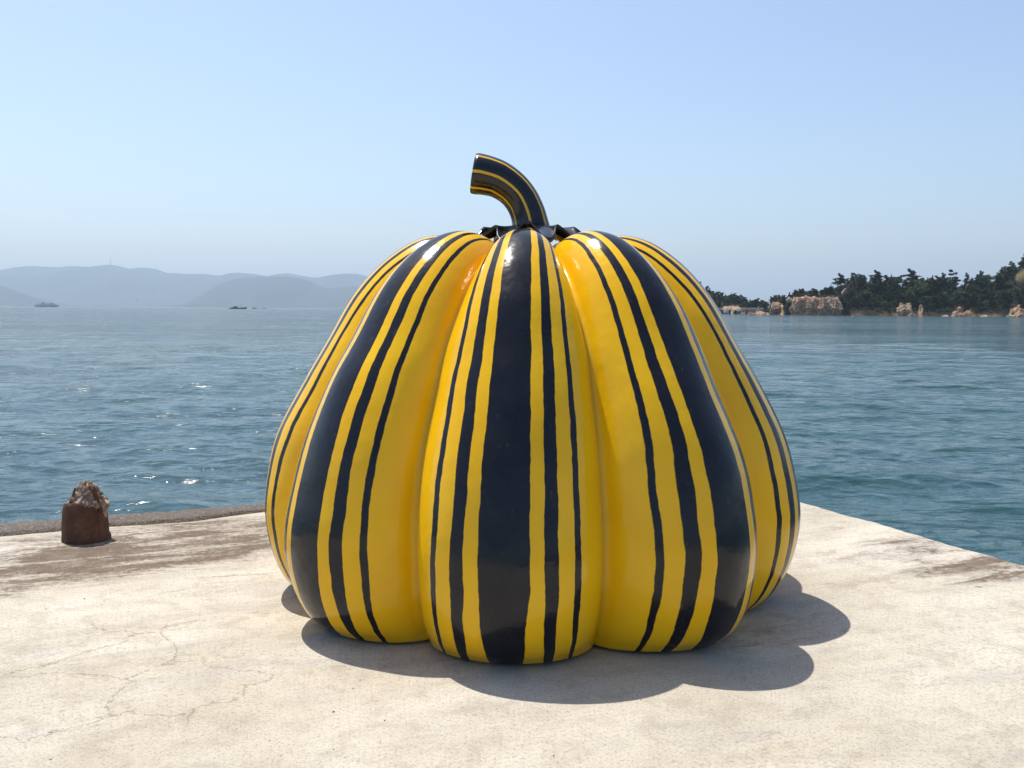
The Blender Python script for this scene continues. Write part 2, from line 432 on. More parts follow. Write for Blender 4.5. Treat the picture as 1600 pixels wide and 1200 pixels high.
# ------------------------------------------------------------------ the sea
def build_sea():
    rings = [2.2]
    while rings[-1] < 29800:
        r = rings[-1]; rings.append(r + max(0.045, r * r / 6500.0 if r < 4000 else r * 0.4))
    rings[-1] = 29800
    rings = np.array(rings)
    dense = np.linspace(-R(36), R(36), 560)
    coarse = np.linspace(R(36), 2 * math.pi - R(36), 130)[1:-1]
    ang = np.concatenate([dense, coarse])
    RR, TH = np.meshgrid(rings, ang, indexing='ij')
    X = RR * np.sin(TH); Y = RR * np.cos(TH)
    X0, Y0 = X.copy(), Y.copy()
    dr = np.gradient(rings)[:, None]
    H = np.zeros_like(X); DX = np.zeros_like(X); DY = np.zeros_like(X)
    g = np.random.default_rng(5)
    n = 72
    lam = np.exp(g.uniform(math.log(0.26), math.log(5.5), n))
    for k in range(n):
        l = lam[k]
        th = R(-100) + g.normal(0, 0.55)          # travelling mostly toward the pier
        kx, ky = math.cos(th), math.sin(th)
        amp = 0.0040 * l ** 0.85
        kk = 2 * math.pi / l; ph = g.uniform(0, 6.28)
        vis = np.clip((l / np.maximum(dr, RR * 0.0023) - 2.6) / 2.5, 0, 1)
        env = 0.65 + 0.55 * vnoise(X0 / (l * 3.1) + k * 7.7, Y0 / (l * 3.1) - k * 3.3)
        arg = kk * (kx * X0 + ky * Y0) + ph
        a = amp * vis * env
        H += a * np.cos(arg); DX -= 0.8 * a * kx * np.sin(arg); DY -= 0.8 * a * ky * np.sin(arg)
    P = np.stack([X + DX, Y + DY, SEA + H], -1)
    nu, nv = len(rings), len(ang)
    F = grid_faces(nu, nv, wrap=True)
    V = P.reshape(-1, 3)
    V = np.concatenate([V, [[0, 0, SEA]]]); 
    o = from_np('sea', V, F, M_SEA, smooth=True)
    if o.data.polygons[100].normal.z < 0: o.data.flip_normals()
    o['kind'] = 'structure'
    return o
build_sea()

# ------------------------------------------------------------------ far hills
def interp(pts, x):
    xs = [p[0] for p in pts]; ys = [p[1] for p in pts]
    return np.interp(x, xs, ys)
def smooth_interp(pts, x, w):
    return sum(interp(pts, x + d) for d in (-w, -w / 2, 0, w / 2, w)) / 5
HILL_MAT = None
def build_ridge(name, pts, Y, depth, seed):
    global HILL_MAT
    if HILL_MAT is None:
        t = NT('distant_forest'); v = t.coord()
        c = t.ramp(t.noise(v, 0.004, 6, 0.65), [(0.35, (0.028, 0.042, 0.032)), (0.7, (0.055, 0.07, 0.05))])
        HILL_MAT = t.set(color=c, rough=0.95, normal=t.bump(t.noise(v, 0.01, 6), 0.5, 30.0), spec=0.1)
    x0, x1 = pts[0][0], pts[-1][0]
    nx = int((x1 - x0) / 2.0); ny = 46
    px = np.linspace(x0, x1, nx); dd = np.linspace(-1, 1, ny)
    top = smooth_interp(pts, px, 6)
    V = []
    for j, d in enumerate(dd):
        y = Y + d * depth
        for i in range(nx):
            V.append((0, 0, 0))
    V = np.zeros((ny, nx, 3))
    base = np.array([far(p, 480, Y)[:] for p in px]); topz = np.array([far(p, q, Y)[2] for p, q in zip(px, top)]) - SEA
    for j, d in enumerate(dd):
        V[j, :, 0] = base[:, 0]; V[j, :, 1] = Y + d * depth
        prof = max(0.0, 1 - abs(d) ** 1.35)
        rug = fbm(base[:, 0] / 690 + seed, (Y + d * depth) / 690 + 0 * px, seed, 5)
        V[j, :, 2] = SEA - 1.2 + topz * prof * (1 + 0.35 * rug * (1 - prof) * 1.5) + rug * 10 * prof * (1 if prof < 0.97 else 0.3)
    o = from_np(name, V, grid_faces(ny, nx), HILL_MAT, smooth=True)
    if o.data.polygons[len(o.data.polygons) // 2].normal.z < 0: o.data.flip_normals()
    o['kind'] = 'structure'
    return o
build_ridge('hills', [(-330, 474), (-250, 462), (-150, 440), (-60, 430), (0, 424), (22, 418), (55, 415), (95, 417), (115, 415), (148, 417), (160, 414), (172, 413), (188, 415), (203, 420), (220, 417.5), (242, 419),
              (262, 427), (275, 426), (290, 428), (320, 427.5), (350, 431), (366, 425.5), (400, 428), (418, 432), (432, 429), (450, 426.5), (470, 430), (495, 434), (515, 430),
              (535, 427), (560, 428), (580, 433), (640, 437), (700, 432), (780, 440), (860, 452), (940, 470), (1000, 482)], 18000, 3000, 3.1)
build_ridge('hills', [(305, 482), (322, 470), (340, 452), (355, 440), (372, 434), (400, 432.5), (430, 432), (460, 433), (480, 437), (495, 446), (510, 451), (535, 449), (560, 447), (600, 450), (660, 462), (720, 479)], 13600, 1500, 8.4)
build_ridge('hills', [(-420, 476), (-300, 452), (-180, 436), (-90, 433), (-30, 440), (5, 447), (25, 456), (45, 468), (60, 478)], 12000, 1300, 5.9)

# ------------------------------------------------------------------ headland across the bay
SKY_L = [(800, 486), (850, 478), (930, 450), (1000, 432), (1060, 434), (1085, 438), (1100, 445), (1118, 455), (1140, 458), (1160, 464), (1180, 468), (1200, 472), (1210, 468), (1222, 463), (1240, 463), (1262, 462),
         (1282, 458), (1292, 450), (1305, 437), (1316, 431), (1335, 429), (1350, 431), (1380, 430), (1400, 434), (1440, 436), (1470, 434), (1490, 435), (1510, 431), (1540, 429), (1560, 424), (1575, 414), (1590, 405), (1610, 395), (1660, 378), (1740, 365), (1850, 372), (1950, 400), (2030, 440), (2100, 486)]
SHORE = [(800, 1150), (1000, 1050), (1100, 985), (1160, 880), (1200, 800), (1240, 760), (1312, 735), (1325, 745), (1400, 735), (1500, 725), (1600, 725), (1800, 700), (2100, 690)]
# bare tan rock at the foot: (px0, px1, top height m)
BARE = [(1127, 1160, 6.5), (1180, 1204, 2.2), (1203, 1226, 9.0), (1236, 1276, 13.0), (1268, 1314, 12.0), (1403, 1427, 8.0), (1434, 1446, 5.0), (1484, 1522, 3.6), (1575, 1612, 4.2)]
TREE_H = 7.5
def sh_y(p): return interp(SHORE, p) * 0.86
def terr_top(p):
    z = np.array([far(a, b, float(sh_y(a)) + 45)[2] for a, b in zip(np.atleast_1d(p), smooth_interp(SKY_L, np.atleast_1d(p), 5))])
    return np.maximum(z - SEA - TREE_H, 1.6)
def bare_at(p):
    p = np.atleast_1d(p).astype(float); b = np.zeros_like(p); h = np.zeros_like(p)
    for a, c, hh in BARE:
        m = np.clip(np.minimum(p - a, c - p) / 3.0, 0, 1); b = np.maximum(b, m); h = np.maximum(h, m * hh)
    return b, h
PXS = np.arange(800, 2100, 1.3)
TOPS = terr_top(PXS)
def height_at(p, d):
    """terrain height above the sea at bearing p, d metres inland"""
    p = np.asarray(p, float); d = np.asarray(d, float)
    top = np.interp(p, PXS, TOPS)
    b, bh = bare_at(p.ravel()); b = b.reshape(p.shape); bh = bh.reshape(p.shape)
    cliff = np.where(b > 0.3, bh, np.minimum(3.2, top))
    cw = np.where(b > 0.3, bh * 0.85 + 1.0, 3.0)
    lo = np.clip(d / cw, 0, 1) ** 0.8 * cliff
    up = np.clip((d - cw) / (44 - np.minimum(cw, 20)), 0, 1)
    up = up * up * (3 - 2 * up)
    h = lo + np.maximum(top - cliff, 0) * up
    back = np.clip((d - 70) / 190, 0, 1)
    return h * (1 - back * back) , b
def build_headland():
    dd = np.concatenate([np.arange(-2, 18, 0.7), np.arange(18, 60, 2.0), np.arange(60, 275, 9.0)])
    PX, DD = np.meshgrid(PXS, dd, indexing='ij')
    H, Bm = height_at(PX, np.maximum(DD, 0))
    Y = sh_y(PX) + DD; X = np.zeros_like(Y)
    for i, p in enumerate(PXS):
        r = ray(p, 490); X[i] = r.x / r.y * (Y[i])
    jag = fbm(X * 0.12, 0 * X, 2, 5) * 3.0
    Y = Y + jag * np.clip(1 - DD / 60, 0, 1)
    inl = np.clip((DD + 0.3) / 2, 0, 1)
    rough = (np.abs(fbm(X * 0.22, Y * 0.22, H * 0.25, 5, g=0.6)) - 0.45) * 3.2 * Bm * inl * np.clip(1 - DD / 22, 0, 1)
    gen = fbm(X * 0.05, Y * 0.05, 0, 4) * 1.6 * np.clip(DD / 20, 0, 1)
    Z = SEA + np.where(DD < 0, DD * 0.6, H + rough + gen - 0.0)
    Y = Y - rough * 0.5
    grassm = np.zeros_like(Z)
    for (a, b_, d0, d1) in [(1583, 1604, 28, 38), (1493, 1512, 38, 52), (1312, 1322, 26, 34)]:
        grassm = np.maximum(grassm, np.clip(np.minimum(PX - a, b_ - PX) / 3, 0, 1) * np.clip(np.minimum(DD - d0, d1 - DD) / 4, 0, 1))
    rk = Bm * np.clip((19 - DD) / 4, 0, 1) * (H < 14)
    rk = np.maximum(rk, 0.45 * np.clip((2.2 - H) / 1.0, 0, 1) * np.clip(fbm(X * 0.09, Y * 0 + 3, 0, 3) + 0.4, 0, 1))
    o = from_np('headland', np.stack([X, Y, Z], -1), grid_faces(len(PXS), len(dd)), mat_headland(), smooth=False)
    if o.data.polygons[len(o.data.polygons) // 2].normal.z < 0: o.data.flip_normals()
    ca = o.data.color_attributes.new('kind', 'FLOAT_COLOR', 'POINT')
    buf = np.zeros((X.size, 4), np.float32); buf[:, 0] = rk.ravel(); buf[:, 1] = grassm.ravel(); buf[:, 3] = 1
    ca.data.foreach_set('color', buf.ravel())
    o['kind'] = 'structure'
    return o
headland = build_headland()
def spot(p, d):
    r = ray(p, 490); y = float(sh_y(p)) + d
    x = r.x / r.y * y
    h, _ = height_at(np.array([p]), np.array([d]))
    jag = float(fbm(np.array([x * 0.12]), np.array([0.0]), 2, 5)[0]) * 3.0 * max(0, min(1, 1 - d / 60))
    return Vector((x, y + jag, SEA + float(h[0])))

# --- tree prototypes
M_TRUNK = simple('pine_bark', (0.09, 0.06, 0.045), 0.9, 0.3, 1.5)
M_PINE = mat_foliage('pine_needles', (0.014, 0.027, 0.014), (0.036, 0.056, 0.024))
M_BROAD = mat_foliage('broad_leaves', (0.03, 0.055, 0.016), (0.085, 0.115, 0.03))
def leaf_cloud(pads, n, size, seed):
    """pads: (cx,cy,cz, rx,ry,rz). many small tilted quads through each pad's volume"""
    g = np.random.default_rng(seed); Vs = []
    for (cx, cy, cz, rx, ry, rz) in pads:
        m = int(n * (rx * ry) ** 0.5)
        u = g.normal(size=(m, 3)); u /= np.linalg.norm(u, axis=1)[:, None]
        rad = g.uniform(0.45, 1.08, (m, 1)); p = u * rad * np.array([rx, ry, rz]) + np.array([cx, cy, cz])
        a = g.normal(size=(m, 3)); a[:, 2] *= 0.5; a /= np.linalg.norm(a, axis=1)[:, None]
        b = np.cross(a, g.normal(size=(m, 3))); b /= np.linalg.norm(b, axis=1)[:, None]
        s = g.uniform(0.6, 1.3, (m, 1)) * size
        Vs.append(np.stack([p - a * s * 0.5, p + b * s * 0.28, p + a * s * 0.6, p - b * s * 0.28], 1))
    V = np.concatenate(Vs).reshape(-1, 3); F = np.arange(len(V)).reshape(-1, 4)
    return V, F
def mesh_only(name, V, F, mat):
    o = from_np(name, V, F, mat); me = o.data; bpy.data.objects.remove(o); return me
def make_pine(seed, style):
    rr = random.Random(seed)
    H = 9.0; lean = rr.uniform(-0.9, 0.9)
    tp = [(0, 0, -1.0)]
    for k in range(1, 7):
        z = H * k / 6; tp.append((lean * (k / 6) ** 1.6 + rr.uniform(-.15, .15), rr.uniform(-.2, .2), z))
    bm = bmesh.new(); tube_bm(bm, tp, [0.26, .22, .19, .16, .12, .08, .03], 6)
    pads = []
    WX = 1.45
    nlay = {'round': 6, 'layered': 5, 'spire': 8, 'leaning': 5}[style]
    for i in range(nlay):
        f = i / (nlay - 1)
        z = H * (0.30 + 0.70 * f) if style != 'layered' else H * (0.5 + 0.5 * f)
        wid = {'round': 2.9 * (1 - 0.55 * f), 'layered': (2.6, 3.4, 2.8, 2.2, 1.4)[i % 5], 'spire': 2.4 * (1 - 0.85 * f), 'leaning': 2.6 - 1.2 * f}[style] * WX
        xo = lean * f ** 1.6 + (-(1.9 * f * f) if style == 'leaning' else 0)
        for q in range(3 if wid > 1 else 1):
            a = rr.uniform(0, 6.28); r = wid * rr.uniform(0.25, 0.75) if wid > 1 else 0
            c = (xo + r * math.cos(a), r * math.sin(a), z + rr.uniform(-.45, .45))
            pads.append((*c, wid * rr.uniform(.4, .65), wid * rr.uniform(.4, .65), rr.uniform(.35, .6) if style != 'round' else rr.uniform(.5, .95)))
            if r: tube_bm(bm, [(xo * 0.9, 0, z - 0.7), c], [0.07, 0.025], 4)
    me = bpy.data.meshes.new('pine_trunk'); bm.to_mesh(me); bm.free(); me.materials.append(M_TRUNK)
    V, F = leaf_cloud(pads, 62, 0.75, seed)
    return me, mesh_only('pine_crown', V, F, M_PINE)
def make_broad(seed):
    rr = random.Random(seed); H = 7.0
    bm = bmesh.new(); tube_bm(bm, [(0, 0, -1), (.1, 0, 2), (-.1, .1, 4), (0, 0, 5.5)], [.25, .2, .13, .05], 6)
    pads = []
    for i in range(15):
        a = rr.uniform(0, 6.28); e = rr.uniform(-.3, 1.2); r = rr.uniform(1.3, 3.0)
        c = (r * math.cos(a) * math.cos(e), r * math.sin(a) * math.cos(e), 4.4 + r * math.sin(e) * .9)
        pads.append((*c, rr.uniform(.9, 1.7), rr.uniform(.9, 1.7), rr.uniform(.6, 1.2)))
        tube_bm(bm, [(0, 0, 3), c], [0.07, 0.02], 4)
    me = bpy.data.meshes.new('tree_trunk'); bm.to_mesh(me); bm.free(); me.materials.append(M_TRUNK)
    V, F = leaf_cloud(pads, 42, 0.7, seed)
    return me, mesh_only('tree_crown', V, F, M_BROAD)
PINES = {('round', 0): make_pine(1, 'round'), ('round', 1): make_pine(2, 'round'), ('spire', 0): make_pine(3, 'spire'), ('spire', 1): make_pine(4, 'spire'),
         ('layered', 0): make_pine(5, 'layered'), ('leaning', 0): make_pine(6, 'leaning'), ('broad', 0): make_broad(7), ('broad', 1): make_broad(8)}
def plant_tree(key, loc, s, rz, label, group=None, name='pine_tree', cat='tree', sz=None):
    t = empty(name, loc, rz); t.scale = (s, s, sz or s)
    tm, cm = PINES[key]
    link('trunk', tm, None, t); link('crown', cm, None, t)
    tag(t, label, cat, group)
    return t
# named skyline trees
NAMED = [
    (1109, 30, ('spire', 0), 0.95, 'small pine poking above the wooded ridge just right of the pumpkin', 449),
    (1143, 34, ('spire', 1), 0.95, 'pointed pine on the low ridge above the jetty railings', 457),
    (1234, 22, ('spire', 0), 0.85, 'slim pointed pine directly above the dark sea stack', 455),
    (1247, 22, ('spire', 1), 0.75, 'second slim pine right of the sea stack, shorter than its neighbour', 459),
    (1271, 20, ('leaning', 0), 0.8, 'small right-tilted pine on top of the tan cliff', 452),
    (1311, 34, ('layered', 0), 0.95, 'leftmost tall pine of the dark wood, above the tan cliff end', 428),
    (1333, 40, ('round', 0), 1.0, 'broad round pine near the left end of the skyline wood', 427),
    (1367, 40, ('layered', 0), 1.05, 'knobbly pine rising above the wood between two lower dips of the skyline', 423),
    (1392, 40, ('spire', 1), 0.95, 'pointed pine left of the flat-topped layered pine', 428),
    (1420, 44, ('layered', 0), 1.30, 'flat-topped layered pine with sky showing between its branches', 421),
    (1456, 40, ('spire', 0), 0.75, 'small pointed pine between the layered pine and the leaning pine', 429),
    (1470, 40, ('round', 1), 0.85, 'bushy pine just left of the leaning pine', 427.5),
    (1489, 42, ('leaning', 0), 1.15, 'leaning pine whose top branch reaches out to the left', 422),
    (1508, 46, ('round', 0), 0.6, 'low bushy pine above the pale grassy clearing', 427),
    (1528, 44, ('round', 1), 0.85, 'dark bushy pine at the foot of the rising hill skyline', 424),
    (1562, 44, ('spire', 1), 0.8, 'small dark pine halfway up the rising hill skyline', 417),
    (1578, 44, ('round', 0), 0.85, 'round dark pine just above and left of the bare olive slope', 409),
    (1598, 46, ('round', 1), 0.95, 'topmost dark pine at the right edge of the photograph', 396),
]
for (p, d, key, s, lab, py) in NAMED:
    b = spot(p, d); topz = far(p, py, b.y).z
    hh = {'broad': 7.6}.get(key[0], 9.4)
    sz = max(0.45, min(1.9, (topz - b.z) / hh))
    s2 = s * 0.9 + 0.1
    plant_tree(key, b, s2, random.uniform(-0.4, 0.4), lab, None, sz=sz)
# the rest of the wood
keys = [('round', 0), ('round', 1), ('spire', 0), ('spire', 1), ('layered', 0), ('round', 0)]
placed = []
REG = [(1130, 'beside the pumpkin'), (1170, 'above the jetty piles'), (1212, 'between jetty and sea stack'), (1262, 'around the dark sea stack'), (1315, 'above the tall tan cliff'), (1360, 'just right of the tan cliff'), (1402, 'left of the flat-topped pine'), (1445, 'below the flat-topped pine'), (1485, 'between flat-topped and leaning pines'), (1525, 'below the leaning pine'), (1570, 'left of the olive patch'), (9999, 'around the olive patch, right edge')]
cnt = 0; tries = 0
while cnt < 270 and tries < 6000:
    tries += 1
    p = random.uniform(1078, 1630) if tries % 7 else random.uniform(1290, 1620)
    d = random.choice([random.uniform(5, 20), random.uniform(10, 48), random.uniform(30, 56)])
    b_, bh = bare_at(p); bz, bhh = float(b_[0]), float(bh[0])
    if bz > 0.2 and d < bhh * 0.85 + 4: continue
    if 1583 < p < 1604 and 20 < d < 46: continue
    if 1490 < p < 1514 and 28 < d < 54: continue
    if 1309 < p < 1324 and 14 < d < 36: continue
    b = spot(p, d)
    reg = next(r_ for x_, r_ in REG if p < x_); row = 'low by the water' if d < 18 else ('halfway up the slope' if d < 38 else 'high on the ridge')
    if any((b - q).length < 3.6 for q in placed): continue
    sky_p = float(smooth_interp(SKY_L, p, 2))
    lim = far(p, sky_p, b.y).z - b.z + random.uniform(-0.6, 1.6)
    top_h = min(random.uniform(5.5, 10.5), max(2.6, lim))
    broad = random.random() < 0.28
    if broad:
        s = top_h / 7.6; key = ('broad', random.randint(0, 1))
        plant_tree(key, b, max(s, .55), random.uniform(0, 6.28), f'mid green leafy tree {row} {reg}', f'leafy trees {row} {reg}', 'leafy_tree')
    else:
        s = top_h / 9.4; key = random.choice(keys)
        plant_tree(key, b, max(s, .55), random.uniform(0, 6.28), f'dark pine {row} {reg}', f'dark pines {row} {reg}')
    placed.append(b); cnt += 1

# undergrowth that nobody could count
def build_undergrowth():
    g = np.random.default_rng(21); pads = []
    n = 0
    while n < 8000:
        p = g.uniform(1000, 1700); d = g.uniform(2.5, 62)
        b_, bh = bare_at(p); bz, bhh = float(b_[0]), float(bh[0])
        if bz > 0.2 and d < bhh * 0.85 + 1.5: continue
        if (1584 < p < 1603 and 27 < d < 38) or (1493 < p < 1512 and 36 < d < 52) or (1312 < p < 1322 and 24 < d < 34): continue
        b = spot(p, d); r = g.uniform(0.8, 2.1)
        pads.append((b.x, b.y, b.z + r * 0.4, r, r, r * 0.75)); n += 1
    V, F = leaf_cloud(pads, 13, 0.85, 31)
    o = from_np('undergrowth', V, F, mat_foliage('undergrowth_leaves', (0.016, 0.024, 0.012), (0.06, 0.058, 0.026)))
    tag(o, 'dense dark bushes covering the far headland under the pines', 'undergrowth', kind='stuff')
build_undergrowth()

# --- rock outcrops
M_TAN = mat_rock('tan_rock', (0.12, 0.07, 0.045), (0.40, 0.27, 0.18), (0.56, 0.42, 0.30))
M_DARKROCK = mat_rock('dark_rock', (0.02, 0.018, 0.018), (0.05, 0.042, 0.038), (0.10, 0.08, 0.06))
M_GREYROCK = mat_rock('pale_grey_rock', (0.22, 0.2, 0.16), (0.36, 0.32, 0.26), (0.5, 0.45, 0.38))
def rock_mesh(name, s, seed, mat, sub=4, amp=0.2):
    bm = bmesh.new(); bmesh.ops.create_icosphere(bm, subdivisions=sub, radius=1.0)
    off = Vector((seed * 3.7, seed * 1.3, seed * 7.1))
    g = random.Random(int(seed * 13 + 5)); P = []
    for k in range(26):
        d = Vector((g.gauss(0, 1), g.gauss(0, 1), g.gauss(0, 1))).normalized(); P.append((d, g.uniform(0.72, 1.0)))
    for v in bm.verts:
        n = v.co.normalized()
        k = min([h / max(n.dot(d), 1e-3) for d, h in P if n.dot(d) > 0.2] + [1.25])
        k *= 1 + amp * 0.55 * mnoise.fractal(n * 2.6 + off, 0.8, 2.3, 6)
        cr = mnoise.voronoi(n * 3.2 + off)[0]
        k *= 1 - amp * 0.9 * max(0, 1 - (cr[1] - cr[0]) / 0.10)
        v.co = Vector((n.x * s[0], n.y * s[1], n.z * s[2])) * k
    me = bpy.data.meshes.new(name); bm.to_mesh(me); bm.free(); me.materials.append(mat)
    return me
def rock(name, p, d, s, seed, mat, label, sink=0.3, cat='rock', group=None, sub=4, dz=0.0):
    b = spot(p, d); o = link(name, rock_mesh(name, s, seed, mat, sub))
    o.location = (b.x, b.y, b.z + s[2] * (1 - sink * 2) * 0.5 + dz); tag(o, label, cat, group); return o
rock('rock_outcrop', 1252, 2.0, (8, 6, 9), 1, M_TAN, 'left half of the tall tan cliff, right of the dark sea stack', dz=-1, sub=5)
rock('rock_outcrop', 1268, 3.0, (5.5, 5, 8), 2, M_TAN, 'tan cliff buttress left of the dark cleft', dz=-1, sub=5)
rock('rock_outcrop', 1288, 2.5, (6, 5, 8.5), 3, M_TAN, 'tan cliff buttress right of the dark cleft', dz=-1, sub=5)
rock('rock_outcrop', 1302, 2.5, (6.2, 5, 8), 4, M_TAN, 'rightmost bulge of the tan cliff, beside the dark wood', dz=-1, sub=5)
rock('rock_outcrop', 1215, 2.0, (5.5, 5, 6), 5, M_TAN, 'sloping tan rock left of the dark sea stack', dz=-1, sub=5)
rock('rock_outcrop', 1140, 1.0, (7, 4, 4.2), 6, M_GREYROCK, 'pale broken rocks behind the jetty piles', dz=-1)
rock('rock_outcrop', 1155, 1.0, (5, 4, 3.6), 7, M_GREYROCK, 'smaller pale rocks between the second and third jetty pile', dz=-1)
rock('rock_outcrop', 1412, 1.5, (5, 4, 5.2), 8, M_TAN, 'isolated tan rock face under the flat-topped layered pine', dz=-1)
rock('boulder', 1422, -0.5, (2.6, 2, 1.9), 9, M_TAN, 'reddish boulder at the waterline right of the isolated tan rock face', dz=-.6)
rock('rock_outcrop', 1440, 4.0, (1.4, 1.5, 2.4), 10, M_TAN, 'narrow tan rock scar in the dark wood', dz=.5)
rock('boulder', 1491, -1, (1.7, 1.5, 1.5), 11, M_GREYROCK, 'small pale boulder left of the low tan rocks', dz=-.4)
rock('rock_outcrop', 1504, 0, (3, 2.4, 2.4), 12, M_TAN, 'low tan rock with a smaller one beside it at the water', dz=-.5)
rock('rock_outcrop', 1513, 0, (3.6, 2.6, 3.0), 13, M_TAN, 'larger of the low tan rocks at the water below the leaning pine', dz=-.5)
rock('boulder', 1540, -2, (3.4, 1.8, 1.0), 14, M_GREYROCK, 'flat wet grey boulder at the waterline in front of the wood', dz=-.4)
rock('boulder', 1478, -2, (2.6, 1.8, 0.9), 15, M_GREYROCK, 'flat grey boulder awash left of the low tan rocks', dz=-.4)
rock('boulder', 1580, -1, (3.4, 2, 1.3), 16, M_GREYROCK, 'low grey boulder just left of the tan rocks at the right edge', dz=-.4)
rock('rock_outcrop', 1598, 0, (4.8, 3, 3.2), 17, M_TAN, 'tan rocks at the waterline at the right edge of the photograph', dz=-.5)
# the dark sea stack with a pale cap
b = spot(1232, -2.5); st = empty('sea_stack', (b.x, b.y, SEA))
tag(st, 'tall narrow dark sea stack with a pale rounded top', 'rock')
o = link('rock_base', rock_mesh('rock_base', (2.3, 2.2, 7.5), 20, M_DARKROCK), None, st); o.location = (0, 0, 2.6)
o = link('rock_cap', rock_mesh('rock_cap', (2.4, 2.2, 2.2), 21, M_GREYROCK), None, st); o.location = (0.6, 0, 9.8)
b = spot(1317, 26); o = link('rock_outcrop', rock_mesh('pale_scar', (1.0, 1.2, 3.4), 23, M_GREYROCK)); o.location = b + Vector((0, -1, 3)); o.rotation_euler = (0, 0.6, 0)
tag(o, 'pale bare patch of rock high in the wood above the tan cliff', 'rock')
# jetty: deck, piles, rails
def build_jetty():
    a = spot(1085, -6); b = spot(1196, -2.5)
    a.z = b.z = SEA; d = (b - a); L = d.length; ang = math.atan2(d.y, d.x)
    j = empty('jetty', a, ang); tag(j, 'long low jetty with pale railings and dark piles below the wooded ridge', 'jetty')
    m_d = simple('jetty_concrete', (0.16, 0.15, 0.14), 0.9, 0.2, 0.5); m_r = simple('pale_rail_paint', (0.55, 0.55, 0.55), 0.5, 0.1, 2); m_p = simple('dark_pile', (0.03, 0.028, 0.026), 0.8, 0.3, 0.8)
    bm = bmesh.new(); box_bm(bm, (L / 2, 0, 3.2), (L, 2.4, 0.35)); from_bm('deck', bm, m_d, j)
    for z in (4.1, 4.75):
        bm = bmesh.new(); tube_bm(bm, [(0, -1.1, z), (L, -1.1, z)], [0.07, 0.07], 6); from_bm('rail', bm, m_r, j)
    pm = None; k = 0
    x = 2.0
    while x < L - 1:
        if pm is None:
            bm = bmesh.new(); tube_bm(bm, [(0, 0, 0), (0, 0, 1.5)], [0.07, 0.07], 6); q = from_bm('rail_post', bm, m_r, j); pm = q.data
        else: q = link('rail_post', pm, None, j)
        q.location = (x, -1.1, 3.35); x += 4.0
    pile = None
    for f in (0.1, 0.28, 0.46, 0.565, 0.645, 0.79):
        if pile is None:
            bm = bmesh.new(); box_bm(bm, (0, 0, 0), (1.3, 1.3, 5.4)); bmesh.ops.bevel(bm, geom=bm.edges[:], offset=0.12, segments=1, affect='EDGES'); q = from_bm('pile', bm, m_p, j); pile = q.data
        else: q = link('pile', pile, None, j)
        q.location = (L * f, -1.0, 0.33)
build_jetty()
# pale slipway slab
b = spot(1178, -2); bm = bmesh.new(); vs = box_bm(bm, (0, 0, 0), (9, 3, 1.0))
for v in bm.verts:
    if v.co.x < 0 and v.co.z > 0: v.co.z -= 0.7
bmesh.ops.bevel(bm, geom=bm.edges[:], offset=0.08, segments=1, affect='EDGES')
o = from_bm('slipway', bm, simple('pale_concrete_slab', (0.5, 0.48, 0.44), 0.9, 0.15, 0.6)); o.location = (b.x, b.y - 2, SEA + 0.45)
tag(o, 'pale sloping slab at the water right of the last jetty pile', 'slipway')

# ------------------------------------------------------------------ boats, mast, houses, floats
M_WHITE = simple('white_boat_paint', (0.75, 0.75, 0.75), 0.4, 0.08, 0.3)
M_NAVY = simple('dark_hull_paint', (0.03, 0.035, 0.06), 0.5, 0.2, 0.3)
M_GLASSD = simple('dark_window_glass', (0.03, 0.04, 0.05), 0.1, 0.1, 1)
def hull_bm(L, W, H, sheer=0.25, bow=0.22):
    n = 14; bm = bmesh.new(); rows = []
    for i in range(n):
        f = i / (n - 1); x = (f - 0.5) * L
        wv = W / 2 * min(1, (f / 0.06) ** 0.5 if f < 0.06 else 1) * (1 if f < 1 - bow else max(0.02, 1 - ((f - (1 - bow)) / bow) ** 1.8))
        wv = max(wv, W * 0.01 if f > .5 else W * 0.35)
        top = H * (1 + sheer * (2 * f - 1) ** 2 * (1.4 if f > .5 else .4))
        xs = x + (L * 0.03 if f > 0.9 else 0)
        rows.append([bm.verts.new(q) for q in ((xs, -wv, top), (x, -wv * 0.88, H * .35), (x, -wv * 0.5, -H * .3), (x, wv * 0.5, -H * .3), (x, wv * 0.88, H * .35), (xs, wv, top))])
    for r0, r1 in zip(rows, rows[1:]):
        for k in range(5): bm.faces.new((r0[k], r1[k], r1[k + 1], r0[k + 1]))
        bm.faces.new((r0[5], r1[5], r1[0], r0[0]))
    bm.faces.new(rows[0]); bm.faces.new(rows[-1][::-1])
    bmesh.ops.recalc_face_normals(bm, faces=bm.faces)
    return bm
def bx(name, c, s, mat, parent, bev=0.1):
    bm = bmesh.new(); box_bm(bm, (0, 0, 0), s)
    if bev: bmesh.ops.bevel(bm, geom=bm.edges[:], offset=bev, segments=1, affect='EDGES')
    o = from_bm(name, bm, mat, parent); o.location = c; return o
def pole(name, p0, p1, r, mat, parent):
    bm = bmesh.new(); tube_bm(bm, [p0, p1], [r, r * .6], 6); return from_bm(name, bm, mat, parent)
